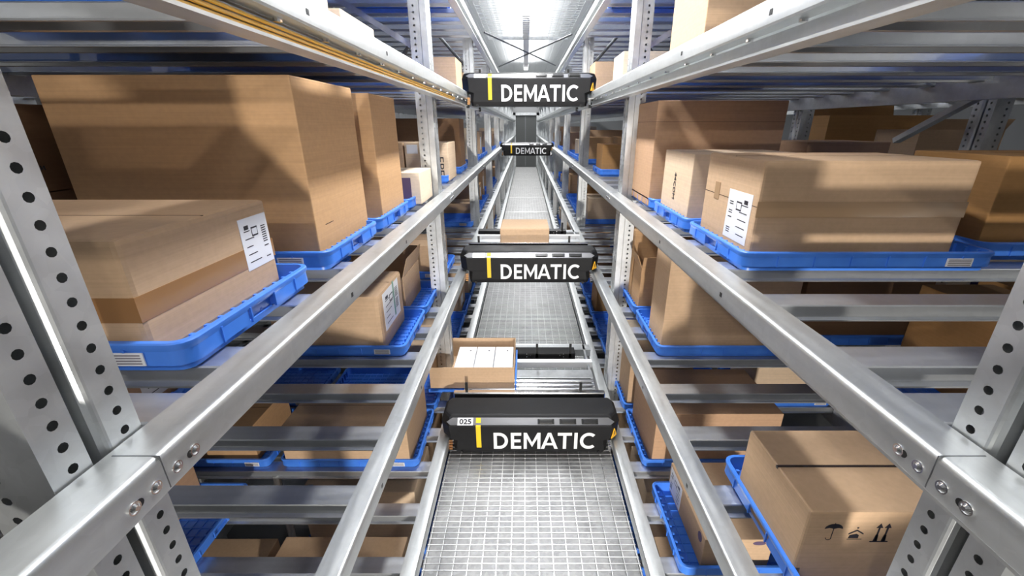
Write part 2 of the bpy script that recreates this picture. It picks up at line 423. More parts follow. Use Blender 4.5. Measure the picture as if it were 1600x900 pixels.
# ------------------------------------------------------------------ trays
def rrect(hx, y0, y1, z, r, notch=0, n=4):
    P = []
    def arc(cx, cy, a0):
        for k in range(n + 1):
            a = math.radians(a0 + 90 * k / n); P.append((cx + r * math.cos(a), cy + r * math.sin(a), z))
    ym = (y0 + y1) / 2
    arc(hx - r, y1 - r, 0); arc(-hx + r, y1 - r, 90)
    P += [(-hx, ym + .055, z), (-hx + notch, ym + .050, z), (-hx + notch, ym - .050, z), (-hx, ym - .055, z)]
    arc(-hx + r, y0 + r, 180); arc(hx - r, y0 + r, 270)
    P += [(hx, ym - .055, z), (hx - notch, ym - .050, z), (hx - notch, ym + .050, z), (hx, ym + .055, z)]
    return P
def tray_mesh(lx, ly, hgt=.062):
    hx = lx / 2; m = MB(); r = .035
    m.loft([rrect(hx - .014, .014, ly - .014, 0, r - .01), rrect(hx - .014, .014, ly - .014, .014, r - .01), rrect(hx - .002, .002, ly - .002, .016, r, .016),
            rrect(hx - .003, .003, ly - .003, .044, r, .016), rrect(hx - .003, .003, ly - .003, .045, r), rrect(hx, 0, ly, .052, r), rrect(hx, 0, ly, hgt - .003, r),
            rrect(hx - .002, .002, ly - .002, hgt, r), rrect(hx - .012, .012, ly - .012, hgt, r - .01), rrect(hx - .019, .019, ly - .019, .012, r - .012)])
    n = int(lx / .1)
    for k in range(1, n):
        x = -hx + lx * k / n
        for yy in (-.001, ly - .004): m.box(x - .002, x + .002, yy, yy + .005, .016, .050)
    n = 5
    for k in range(1, n):
        y = ly * k / n
        if abs(y - ly / 2) > .04:
            for xx in (-hx - .001, hx - .004): m.box(xx, xx + .005, y - .002, y + .002, .016, .050)
    x = -hx + .06
    while x < hx - .03: m.box(x, x + .004, .02, ly - .02, .012, .017); x += .045
    y = .06
    while y < ly - .03: m.box(-hx + .02, hx - .02, y, y + .004, .012, .017); y += .045
    # stacking notches along the inner wall
    y = .045
    while y < ly - .04:
        for xx in (-hx + .017, hx - .027): m.box(xx, xx + .010, y, y + .008, .014, hgt - .004)
        y += .04
    return m.mesh('tray_body', BLUE, smooth=True)
TRAYM = {'L': tray_mesh(.79, .475), 'S': tray_mesh(.62, .475)}
sm = MB(); sm.box(.235, .315, -.0012, .001, .018, .044)
for k in range(4): sm.box(.240, .310, -.0016, -.0012, .0215 + .0055 * k, .0240 + .0055 * k, 1)
STK = sm.mesh('barcode_sticker', [PAPER, mat('grey_barcode_print', (.22, .2, .24), .5)])
tray_n = 0
def tray(s, lv, y, row=1, label=None, sticker=True):
    o_c = .135 + .395 if row == 1 else .985 + .31
    t = thing('plastic_tray', label, 'tray', (X(s, o_c), y, LV[lv] - DROP + .002), group='blue plastic trays on the shelves')
    link('tray_body', TRAYM['L' if row == 1 else 'S'], t)
    if sticker: link('barcode_sticker', STK, t, (0 if row == 1 else -.06, 0, 0))
    return t
def ztray(lv): return LV[lv] - DROP + .002 + .0175

# ------------------------------------------------------------------ cartons
def carton(x0, x1, y0, y1, z0, z1, col='tan', label='', seam='x', tape=None, sticker=None, rot=0, marks=None, bevel=.004, group='cardboard boxes on the shelves', open_=False, name='cardboard_box', fill=None):
    cx, cy = (x0 + x1) / 2, (y0 + y1) / 2
    t = thing(name, label, 'box', (cx, cy, z0), 0, group)
    if not open_:
        b = MB(); b.box(x0, x1, y0, y1, z0, z1)
        part('carton', b, CARD[col], t, bevel=bevel)
        if seam:
            q = MB()
            if seam == 'x': q.box(x0 + .004, x1 - .004, cy - .0012, cy + .0012, z1 - .001, z1 + .0004)
            else: q.box(cx - .0012, cx + .0012, y0 + .004, y1 - .004, z1 - .001, z1 + .0004)
            part('flap_gap', q, SEAM, t)
    else:
        th = .005
        b = MB(); b.box(x0, x1, y0, y0 + th, z0, z1); b.box(x0, x1, y1 - th, y1, z0, z1); b.box(x0, x0 + th, y0 + th, y1 - th, z0, z1); b.box(x1 - th, x1, y0 + th, y1 - th, z0, z1)
        b.box(x0 + th, x1 - th, y0 + th, y1 - th, z0, z0 + th)
        part('carton', b, CARD[col], t)
        fl = open_ if isinstance(open_, (list, tuple)) else []
        for (edge, ang, ln) in fl:
            a = math.radians(ang); q = MB()
            dz, dd = ln * math.sin(a), ln * math.cos(a)
            if edge == 'y0': pts = [(x0, y0, z1), (x1, y0, z1), (x1, y0 - dd, z1 + dz), (x0, y0 - dd, z1 + dz)]; nn = (0, .004, 0)
            if edge == 'y1': pts = [(x0, y1 - th, z1), (x1, y1 - th, z1), (x1, y1 + dd - th, z1 + dz), (x0, y1 + dd - th, z1 + dz)]; nn = (0, .004, 0)
            if edge == 'x0': pts = [(x0, y0, z1), (x0, y1, z1), (x0 - dd, y1 - .02, z1 + dz), (x0 - dd, y0 + .02, z1 + dz)]; nn = (.004, 0, .002)
            if edge == 'x1': pts = [(x1 - th, y0, z1), (x1 - th, y1, z1), (x1 + dd, y1 - .02, z1 + dz), (x1 + dd, y0 + .02, z1 + dz)]; nn = (.004, 0, .002)
            q.loft([pts, [tuple(p[i] + nn[i] for i in range(3)) for p in pts]])
            part('flap', q, CARD[col], t)
    e = .0007
    if tape == 'top_x' or tape == 'dark_x':       # along the flap gap, folded down both ends
        w = .024 if tape == 'top_x' else .004
        q = MB(); q.box(x0 - e, x1 + e, cy - w, cy + w, z1, z1 + e); dn = .07 if tape == 'top_x' else .006; q.box(x0 - e, x0, cy - w, cy + w, z1 - dn, z1); q.box(x1, x1 + e, cy - w, cy + w, z1 - dn, z1)
        part('tape', q, CLEART if tape == 'top_x' else BTAPE, t)
    if tape == 'top_y':
        q = MB(); q.box(cx - .024, cx + .024, y0 - e, y1 + e, z1, z1 + e); q.box(cx - .024, cx + .024, y0 - e, y0, z1 - .07, z1)
        part('tape', q, CLEART, t)
    if tape == 'band':                              # round the middle
        q = MB(); zc = z0 + (z1 - z0) * .44; w = .024
        q.box(x0 - e, x1 + e, y0 - e, y1 + e, zc - w, zc + w); part('tape', q, TAPE, t)
    if sticker:
        face, a0, a1, b0, b1 = sticker[:5]          # face 'x0'/'x1' (towards the aisle) or 'y0'; a along, b up (fractions)
        q = MB(); n = 9
        def R(u0, u1, v0, v1, d, mi):
            if face[0] == 'x':
                ya, yb = y0 + (y1 - y0) * (a0 + (a1 - a0) * u0), y0 + (y1 - y0) * (a0 + (a1 - a0) * u1)
                za, zb = z0 + (z1 - z0) * (b0 + (b1 - b0) * v0), z0 + (z1 - z0) * (b0 + (b1 - b0) * v1)
                if face == 'x0': q.box(x0 - d, x0, ya, yb, za, zb, mi)
                else: q.box(x1, x1 + d, ya, yb, za, zb, mi)
            else:
                xa, xb = x0 + (x1 - x0) * (a0 + (a1 - a0) * u0), x0 + (x1 - x0) * (a0 + (a1 - a0) * u1)
                za, zb = z0 + (z1 - z0) * (b0 + (b1 - b0) * v0), z0 + (z1 - z0) * (b0 + (b1 - b0) * v1)
                q.box(xa, xb, y0 - d, y0, za, zb, mi)
        kind = sticker[5] if len(sticker) > 5 else 'full'
        R(0, 1, 0, 1, .0010, 0)
        if kind == 'full':
            rnd = random.Random(int(x0 * 1000) + int(y0 * 100))
            for k in range(14): v = .08 + .028 * k * 2; 
            for k in range(16):
                v = .12 + .045 * k
                if v < .85 and rnd.random() < .75: R(.74, .90, v, v + .02, .0014, 1)
            for k in range(5): v = .14 + .15 * k; R(.12, .12 + rnd.uniform(.2, .45), v, v + .018, .0014, 1)
            R(.38, .60, .62, .80, .0014, 1); R(.40, .58, .65, .77, .0016, 0)
            R(.15, .30, .78, .86, .0014, 1)
        elif kind == 'purple': R(0, 1, 0, 1, .0014, 2)
        part('label_sticker', q, [PAPER, INK, PURP], t, label='white printed label' if kind != 'purple' else 'dark purple printed square')
    return t

zA, zB, zC, zU, zD, zT = [ztray(k) for k in 'ABCUDT']
used = {}
def put(s, lv, slot_y, row, boxlabel, traylabel, *a, **k): pass

SL = {-1: [.675, 1.25, 1.755, 2.25], 1: [.66, 1.245, 1.75, 2.25]}
# ---- left, waist-high tier
tray(-1, 'A', .665, label='blue tray under the taped low box beside the nearest left post')
t = carton(-1.42, -.685, .685, 1.115, zA, -.178, 'tan', 'low wide tan box sealed with a brown tape band, beside the nearest left post', tape='band', sticker=('x1', .72, .98, .30, .86), bevel=.010)
tray(-1, 'A', 1.25, label='blue tray under the biggest brown box on the left')
t = carton(-1.36, -.65, 1.295, 1.735, zA, .132, 'brown', 'biggest brown box on the left, tall and plain, just behind the low taped box', seam='x')
q = MB(); q.box(-.6505, -.6495, 1.36, 1.42, -.30, -.298); part('crease', q, SEAM, t)
tray(-1, 'A', 1.755, label='blue tray under the narrow tall box left of the second left post')
carton(-1.3, -.63, 1.865, 2.215, zA, .124, 'brown', 'narrow tall box between the biggest left box and the second left post')
tray(-1, 'A', 2.25, label='blue tray under the small box with a purple square by the second left post')
carton(-1.2, -.575, 2.36, 2.66, zA, -.235, 'cream', 'small pale box with a dark purple square, just before the second left post', sticker=('y0', .62, .92, .12, .84, 'purple'))
# boxes of the second left tray row, seen at the very left
tray(-1, 'A', 1.25, 2, label='blue tray in the rear row at the far left, behind the biggest brown box')
t = carton(-2.05, -1.46, 1.30, 1.70, zA, -.19, 'dark', 'dark lower box in the rear row at the far left edge', tape=None)
t = carton(-2.05, -1.46, 1.31, 1.69, -.188, .06, 'dark', 'dark upper box with black print at the far left edge, stacked on another')
text('printing', 'подлежит продукции', .02, INK, t, (.02, -.1905, .06), width=.30, height=.018)

# ---- right, waist-high tier
tray(1, 'A', 1.245, label='blue tray with a barcode under the wide labelled box on the right')
t = carton(.705, 1.34, 1.29, 1.69, zA, -.094, 'tan', 'wide tan box with a white shipping label, nearest on the right shelf', bevel=.008, sticker=('x0', .08, .48, .14, .66))
q = MB(); q.box(.7043, 1.3407, 1.2893, 1.6907, -.232, -.230); part('flap_gap', q, SEAM, t, label='horizontal fold line')
q = MB(); q.box(.7035, .7045, 1.56, 1.60, -.25, -.19); part('tape', q, CLEART, t)
q = MB(); q.box(.7035, 1.341, 1.288, 1.289, -.262, -.214); part('tape', q, CLEART, t)
tray(1, 'A', 1.75, label='blue tray under the upright pale box with sideways black text')
t = carton(.70, 1.18, 1.83, 2.21, zA, -.108, 'pale', 'pale box with sideways black lettering 44CDM, behind the wide labelled box')
text('printing', '44CDM', .03, INK, t, (-.2415, .02, .205), (math.pi / 2, math.radians(90), math.radians(-90)), width=.12, height=.026)
tray(1, 'A', 2.25, label='blue tray under the tall reddish brown box by the second right post')
t = carton(.665, 1.32, 2.31, 2.70, zA, .120, 'red', 'tall reddish brown box just before the second right post')
q = MB(); q.box(.6643, 1.3207, 2.3093, 2.7007, .020, .0215); part('flap_gap', q, SEAM, t, label='horizontal fold line')
tray(1, 'A', 1.36, 2, label='blue tray in the rear row at the right edge, behind the wide labelled box')
t = carton(1.56, 2.08, 1.42, 1.78, zA, -.09, 'ochre', 'ochre box in the rear row at the right edge of the picture')
tray(1, 'A', 1.9, 2, label='blue tray in the rear right row behind the pale lettered box')

# ---- left, second tier down
tray(-1, 'B', 1.885, label='blue tray with grid floor under the round-edged labelled box, left')
t = carton(-1.27, -.715, 1.90, 2.30, zB, -.770, 'tan', 'round-edged tan box with a large pale label, seen between the two left rails', bevel=.022, sticker=('x1', .14, .80, .30, .95))
q = MB(); q.box(-.7145, -.7135, 2.12, 2.14, -.97, -.775); part('tape', q, mat('green_strap', (.12, .3, .2), .3), t, label='green strap')
tray(-1, 'B', 2.385, label='blue tray under the open box with a raised flap, left')
carton(-1.2, -.74, 2.41, 2.80, zB, -.86, 'tan', 'open box with a raised pale flap, behind the round-edged labelled box', open_=[('x1', 78, .12), ('y1', 80, .1)])
tray(-1, 'B', 3.05, label='blue tray past the second left post, one tier below the tall boxes')
carton(-1.3, -.66, 3.08, 3.46, zB, -.84, 'tan', 'tan box past the second left post, one tier below the tall boxes')
tray(-1, 'B', 1.25, 2, label='blue tray in the rear left row beneath the low taped box')
t = carton(-2.08, -1.50, 1.28, 1.68, zB, -.84, 'red', 'reddish box with a white delivery note, rear left row beneath the low taped box', sticker=('x1', .30, .88, .22, .96))
carton(-2.08, -1.47, 2.4, 2.84, zB, -.78, 'brown', 'brown box in the rear left row behind the round-edged box', seam='y')
tray(-1, 'B', 2.38, 2, label='blue tray in the rear left row behind the round-edged box')

# ---- right, second tier down
tray(1, 'B', .66, label='blue tray under the box with umbrella and arrow symbols')
t = carton(.675, 1.36, .745, 1.035, zB, -.852, 'tan', 'wide tan box printed with umbrella and arrow symbols, low right', tape='dark_x', bevel=.006)
# care symbols: umbrella, fragile cradle, this-way-up arrows
q = MB(); yF = .745; e = .0008
def sy_quad(pts):
    q.loft([[(x, yF - e, z) for x, z in pts], [(x, yF, z) for x, z in pts]])
ux, uz = .742, -.905
sy_quad([(ux - .022 + .0, uz)] + [(ux - .022 * math.cos(math.pi * k / 8), uz + .016 * math.sin(math.pi * k / 8)) for k in range(1, 8)] + [(ux + .022, uz), (ux + .011, uz + .003), (ux, uz), (ux - .011, uz + .003)])
sy_quad([(ux - .0008, uz + .018), (ux + .0008, uz + .018), (ux + .0008, uz - .030), (ux - .0008, uz - .030)])
for k in range(6):
    a0, a1 = math.pi + math.pi * k / 6, math.pi + math.pi * (k + 1) / 6
    sy_quad([(ux - .006 + .006 * math.cos(a0), uz - .030 + .006 * math.sin(a0)), (ux - .006 + .006 * math.cos(a1), uz - .030 + .006 * math.sin(a1)), (ux - .006 + .0075 * math.cos(a1), uz - .030 + .0075 * math.sin(a1)), (ux - .006 + .0075 * math.cos(a0), uz - .030 + .0075 * math.sin(a0))])
part('umbrella_symbol', q, INK, t); q = MB()
fx, fz = .80, -.930
sy_quad([(fx - .016, fz - .006), (fx + .008, fz - .006), (fx + .008, fz + .004), (fx + .002, fz + .008), (fx - .014, fz + .004)])
sy_quad([(fx - .018, fz + .006), (fx, fz + .018), (fx + .018, fz + .006), (fx + .018, fz + .010), (fx, fz + .022), (fx - .018, fz + .010)])
sy_quad([(fx - .018, fz - .010), (fx + .018, fz - .010), (fx + .018, fz - .0085), (fx - .018, fz - .0085)])
sy_quad([(fx - .002, fz + .026), (fx + .002, fz + .026), (fx + .002, fz + .030), (fx - .002, fz + .030)])
part('fragile_symbol', q, INK, t); q = MB()
for ax in (.852, .872):
    sy_quad([(ax - .002, -.945), (ax + .002, -.945), (ax + .002, -.900), (ax - .002, -.900)])
    sy_quad([(ax - .008, -.902), (ax + .008, -.902), (ax, -.888)])
    sy_quad([(ax - .005, -.945), (ax + .005, -.945), (ax + .003, -.925), (ax - .003, -.925)])
sy_quad([(.840, -.949), (.884, -.949), (.884, -.946), (.840, -.946)])
part('arrows_symbol', q, INK, t)
tray(1, 'B', 1.885, label='blue tray under the large plain box between the two right rails')
carton(.69, 1.34, 1.915, 2.14, zB, -.575, 'tan', 'large plain tan box standing between the two right rails')
tray(1, 'B', 2.385, label='blue tray behind the large plain box between the right rails')
t = carton(.70, 1.2, 2.42, 2.60, zB, -.80, 'brown', 'open brown box with shiny tape on its flap, right, behind the large plain box', open_=[('x0', 70, .08), ('y0', 70, .08)])
carton(.70, 1.3, 2.64, 2.84, zB, -.62, 'brown', 'brown box leaning close to the second right post, one tier below the tall boxes')
tray(1, 'B', 2.0, 2, label='blue tray in the rear right row below the wide labelled box')
t = carton(1.46, 2.12, 2.05, 2.42, zB, -.63, 'dark', 'dark brown box with a pale tape strip, rear right row below the wide labelled box', tape='top_y')
tray(1, 'B', 1.36, 2, label='blue tray at the right edge, rear row under the ochre box')
t = carton(1.80, 2.12, 1.42, 1.80, zB, -.67, 'ochre', 'ochre box at the right edge, rear row, one tier below the other ochre box')

# ---- left, third tier down
tray(-1, 'C', 1.885, label='blue tray under the large box left of the nearest shuttle')
carton(-1.36, -.655, 1.895, 2.335, zC, -1.56, 'tan', 'large wide box on the third left tier, left of the nearest shuttle', seam='x')
tray(-1, 'C', 1.885, 2, label='blue tray in the rear row left of the large wide box, low left')
t = carton(-2.08, -1.54, 1.93, 2.31, zC, -1.58, 'brown', 'brown box with a small code sticker in the rear row, low left', sticker=('y0', .62, .74, .35, .6))
text('printing', '94', .03, INK, t, (-.18, -.1905, .08), width=.05)
tray(-1, 'C', 1.25, 2, label='blue tray half empty in the rear row at the bottom left')
carton(-2.08, -1.70, 1.27, 1.70, zC, -1.52, 'red', 'reddish brown box at the back of the half empty tray, bottom left')
tray(-1, 'C', .70, 2, label='empty blue tray in the rear row behind the lower part of the nearest left post')

# ---- right, third tier down
tray(1, 'C', 1.885, label='blue tray right of the nearest shuttle')
carton(.715, 1.40, 1.895, 2.35, zC, -1.455, 'red', 'reddish box with a dark flat top right of the nearest shuttle', seam='x')
tray(1, 'C', 1.26, label='blue tray under the low box with a label, lower right of the walkway')
t = carton(.765, 1.06, 1.30, 1.745, zC, -1.645, 'tan', 'low flat tan box with white label and oval logo on half empty tray, lower right', sticker=('x0', .62, .97, .08, .92))
q = MB()
def oval(cx_, cz_, rx, rz, face_y=None, face_x=None):
    pts = [(rx * math.cos(2 * math.pi * k / 20), rz * math.sin(2 * math.pi * k / 20)) for k in range(20)]
    if face_y is not None: q.loft([[(cx_ + a, face_y - .0008, cz_ + b) for a, b in pts], [(cx_ + a, face_y, cz_ + b) for a, b in pts]])
    else: q.loft([[(face_x - .0008, cx_ + a, cz_ + b) for a, b in pts], [(face_x, cx_ + a, cz_ + b) for a, b in pts]])
oval(1.0, -1.665, .028, .011, face_y=1.30); oval(1.345, -1.68, .020, .024, face_x=.765)
part('logo', q, PURP, t, label='dark purple oval logo')

# ---- lowest tier
for s in (-1, 1):
    for k, (y, c, d) in enumerate([(1.3, 'tan', .36), (1.885, 'pale', .48), (2.385, 'tan', .50), (3.05, 'tan', .45)]):
        tray(s, 'D', y, label='blue tray on the lowest %s tier, %s from the camera' % (SIDE[s], ordn[k]))
        if s < 0:
            x0, x1 = -1.34, -.66
        else: x0, x1 = .72, 1.36
        t = carton(x0, x1, y + .03, y + .42, zD, zD + d, c, 'box on the lowest %s tier seen through the shelf bars, %s from the camera' % (SIDE[s], ordn[k]), seam='y' if s < 0 else 'x')
        if s > 0 and k == 0: text('printing', 'urg', .05, INK, t, (-.22, -.1962, .09), width=.12)
    tray(s, 'D', 1.4, 2, label='blue tray in the rear row of the lowest %s tier' % SIDE[s])
    carton(min(X(s, 1.0), X(s, 1.5)), max(X(s, 1.0), X(s, 1.5)), 1.44, 1.82, zD, zD + .22, 'tan', 'box in the rear row of the lowest %s tier' % SIDE[s])

# ---- tier level with the topmost shuttle (seen from below)
tray(-1, 'U', 1.2, label='blue tray seen from below behind the yellow bars, nearest on the upper left tier')
carton(-1.3, -.66, 1.22, 1.66, zU, .72, 'cream', 'tall cream box cut by the top of the picture, upper left')
tray(-1, 'U', 1.72, label='blue tray seen from below under the low cream box, upper left')
carton(-1.2, -.66, 1.76, 2.12, zU, .392, 'cream', 'low cream box right of the tall cream box, upper left')
tray(-1, 'U', 4.2, label='blue tray under the box left of the topmost shuttle')
carton(-1.2, -.62, 4.22, 4.6, zU, .57, 'tan', 'tan box left of the topmost shuttle')
tray(1, 'U', 1.85, label='blue tray seen from below under the tall box, upper right')
carton(.69, 1.36, 1.88, 2.30, zU, .80, 'tan', 'tall box with one pale side cut by the top of the picture, upper right')
tray(1, 'U', 3.2, label='blue tray under the white box right of the second right post')
carton(.66, 1.1, 3.22, 3.55, zU, .47, 'cream', 'pale box partly hidden by the second right post, upper right')
tray(1, 'U', 4.4, label='blue tray under the box right of the topmost shuttle')
carton(.66, 1.2, 4.5, 4.85, zU, .57, 'tan', 'tan box right of the topmost shuttle')
for s in (-1, 1):
    for row, y, wd in ((2, 1.25, 'rear row'), (2, 1.85, 'rear row farther'), (1, 2.35, 'front row farther'), (1, 3.7, 'front row past the second post')):
        tray(s, 'U', y + (0 if s < 0 else .04), row, label='blue tray seen from below on the upper %s tier, %s' % (SIDE[s], wd))
    for rw, k, y in ((1, 3, .62), (1, 4, 1.18), (1, 5, 1.74), (2, 3, .62), (2, 4, 1.2), (2, 5, 1.8), (2, 6, 2.4), (2, 7, 3.0)):  # out-of-view trays added to block light from the roof
        tray(s, 'T', y, rw, label='unseen blue tray added to block roof light, top tier %s, %s row, %s' % (SIDE[s], 'front' if rw == 1 else 'rear', ordn[k]))
    for k, y in enumerate((2.3, 2.95, 3.6)):
        tray(s, 'T', y, 1, label='blue tray seen from below near the ceiling on the %s, %s from the camera' % (SIDE[s], ordn[k]))

# ---- farther along the aisle: measured boxes first, then the regular rows
tray(-1, 'A', 3.4, label='blue tray under the two printed boxes past the second left post')
t = carton(-1.28, -.95, 3.44, 3.80, zA, -.12, 'tan', 'tan box with dense small print past the second left post')
for k in range(7): text('printing', 'nmn mmnn nmm', .02, INK, t, (-.15, -.1812, .24 - .03 * k), width=.15, height=.009)
text('printing', 'EPE', .05, INK, t, (.07, -.1812, .18), (math.pi / 2, math.radians(90), 0), width=.14, height=.05)
t = carton(-.935, -.60, 3.44, 3.80, zA, -.12, 'pale', 'pale box with square black symbols past the second left post', sticker=('y0', .05, .3, .72, .95, 'plain'))
text('printing', 'EPE', .05, INK, t, (.08, -.1812, .18), (math.pi / 2, math.radians(90), 0), width=.14, height=.05)
tray(-1, 'A', 4.15, label='blue tray under the dark tall box before the third left post')
carton(-1.3, -.62, 4.25, 4.55, zA, .066, 'dark', 'dark tall box before the third left post')
tray(1, 'A', 3.9, label='blue tray under the ochre box past the second right post')
carton(.69, 1.15, 3.98, 4.3, zA, -.155, 'ochre', 'ochre box past the second right post, level with the small distant shuttle')
rnd = random.Random(11)
cols = ['tan', 'tan', 'brown', 'pale', 'red', 'ochre', 'dark', 'tan', 'cream']
cname = {'tan': 'tan', 'brown': 'brown', 'pale': 'pale', 'red': 'reddish', 'ochre': 'ochre', 'dark': 'dark brown', 'cream': 'cream'}
def row_fill(s, lv, ys, skip=0.0, hmax=.45, row=1):
    n = 0
    z = ztray(lv)
    for y in ys:
        if any(abs(y + .24 - uy) < .24 for uy in []): continue
        n += 1
        w = ordn[n - 1] if n <= 10 else '%dth' % n
        past = 'past the second post' if row == 1 else 'in the rear row'
        tray(s, lv, y, row, label='blue tray %s, %s tier %s, %s of run' % (past, SIDE[s], TIER[lv], w), sticker=y < 6)
        if rnd.random() < skip: continue
        c = rnd.choice(cols); hh = rnd.uniform(.16, hmax); dx = rnd.uniform(.38, .66); dy = rnd.uniform(.3, .42); o0 = rnd.uniform(.16, .22) + (0 if row == 1 else .86)
        if row == 2: dx = min(dx, .5)
        xa, xb = sorted((X(s, o0), X(s, o0 + dx)))
        tp = rnd.choice([None, 'top_x', None, 'top_y']); sk = ('x1' if s < 0 else 'x0', .2, .6, .3, .8, 'plain') if rnd.random() < .3 else None
        carton(xa, xb, y + .03, y + .03 + dy, z, z + hh, c, '%s box %s, %s tier %s, %s of run' % (cname[c], past, SIDE[s], TIER[lv], w),
               tape=tp if y < 6 else None, sticker=sk, seam='x' if y < 6 else None, bevel=.004 if y < 6 else 0)
for s in (-1, 1):
    row_fill(s, 'A', [5.1 + .52 * k + (.1 if s > 0 else 0) for k in range(12)], .25, .42)
    row_fill(s, 'B', [4.85 + .52 * k + (.15 if s > 0 else 0) for k in range(11)], .2, .40)
    row_fill(s, 'C', [2.40 + .51 * k for k in range(13)], .2, .45)
    row_fill(s, 'U', [5.3 + .55 * k for k in range(6)], .3, .36)
    row_fill(s, 'A', [2.45 + .52 * k for k in range(5)], .15, .45, 2)
    row_fill(s, 'B', [2.95 + .52 * k for k in range(3)], .15, .42, 2)
    row_fill(s, 'C', [2.45 + .52 * k for k in range(3)], .15, .42, 2)

# ------------------------------------------------------------------ neighbouring racks seen through the shelves
for s in (-1, 1):
    for lv in 'UABC':
        z = LV[lv]
        t = thing('rack_shelf', 'steel shelf of the neighbouring rack behind the %s shelves, %s' % (SIDE[s], TIER[lv]), 'shelf', (s * 2.5, .3, z), group='shelves of the neighbouring racks')
        q = MB()
        for xx in (2.5, 3.95): q.box(min(s * xx, s * (xx + .05)), max(s * xx, s * (xx + .05)), -.6, 9, z - .1, z - .02)
        part('side_rail', q, GALV, t)
        for k in range(24):
            y = -.1 + .2925 * k; q = MB(); q.prism(hat, lambda p, tt, s=s, y=y, z=z: (s * tt, y + p[0], z - .02 + p[1] + .0), 2.45, 4.0); part('cross_bar', q, BARM, t)
    for k, y in enumerate((-.1, 2.1, 4.4)):
        for xx, wd in ((2.44, 'near'), (4.06, 'far')):
            o = link('rack_upright', UPM[s], None, (s * xx, y + .35, 0))
            tag(o, 'post of the neighbouring rack behind %s shelves, %s from the camera, its %s side' % (SIDE[s], ordn[k], wd), 'post', 'posts of the neighbouring racks')
def nbox(x0, x1, y0, y1, lv, h, c, lab, **k): return carton(x0, x1, y0, y1, LV[lv] - .019, LV[lv] - .019 + h, c, lab, group='boxes in the neighbouring racks', **k)
nbox(2.60, 3.5, 3.9, 4.35, 'A', .50, 'ochre', 'open ochre box in the neighbouring rack, left of the slanted brace, upper right', open_=[('y1', 75, .1), ('x0', 60, .1)])
nbox(2.80, 3.4, 3.2, 3.6, 'A', .39, 'tan', 'open tan box behind the slanted brace, upper right', open_=[('y0', 60, .08)])
nbox(2.60, 3.3, 2.0, 2.4, 'A', .24, 'brown', 'brown box deep in the neighbouring right rack')
nbox(2.62, 3.3, 1.9, 2.3, 'B', .28, 'ochre', 'box with two light stripes on top in the neighbouring right rack')
t = nbox(2.80, 3.5, 2.5, 2.9, 'B', .20, 'cream', 'cream box with a navy front and upside-down lettering in the neighbouring rack, right edge')
q = MB(); q.box(2.80, 3.5, 2.4985, 2.5, LV['B'] - .019, LV['B'] + .176); part('navy_print', q, NAVYB, t, label='navy blue printed front')
text('printing', 'T CDM', .05, INK, t, (.20, -.2020, .17), (math.pi / 2, math.pi, 0), width=.30, height=.06)
nbox(2.62, 3.4, 1.9, 2.3, 'C', .3, 'tan', 'box in the neighbouring right rack, third tier')
nbox(-3.4, -2.62, 1.9, 2.3, 'A', .4, 'brown', 'brown box in the neighbouring left rack')
nbox(-3.3, -2.62, 2.5, 2.9, 'A', .3, 'tan', 'tan box in the neighbouring left rack')
nbox(-3.4, -2.62, 2.0, 2.4, 'B', .3, 'tan', 'tan box in the neighbouring left rack, second tier')
nbox(-3.4, -2.62, 2.0, 2.4, 'C', .3, 'tan', 'tan box in the neighbouring left rack, third tier')
nbox(-3.4, -2.62, 2.7, 3.1, 'C', .3, 'pale', 'pale box in the neighbouring left rack, third tier')
brace('slanted steel brace behind the wide labelled box, upper right', (2.30, 2.78, -.084), (2.30, 2.30, .168), .045, .03)
brace('slanted steel brace above the low left shelf bars', (-1.30, 2.9, -2.35), (-1.30, 1.7, -1.95), .03, .02)
brace('upright tube behind the left shelf bars at the bottom', (-1.42, 1.87, -3.25), (-1.42, 1.87, -1.85), .04, .04, None, True)
for s in (-1, 1):
    brace('frame brace with a red clamp beside the ceiling on the %s, leaning left' % SIDE[s], (X(s, .13), 4.95, 1.45), (X(s, 1.0), 4.95, .45), .04, .03, DARKM, True)
    brace('frame brace with a red clamp beside the ceiling on the %s, leaning right' % SIDE[s], (X(s, .13), 4.98, .55), (X(s, 1.0), 4.98, 1.5), .03, .03, DARKM, True)
    brace('sloping frame brace near the second post on the %s, above the top shelf' % SIDE[s], (X(s, .13), 2.8, .40), (X(s, 1.5), 2.8, 1.2), .04, .03, GALV)

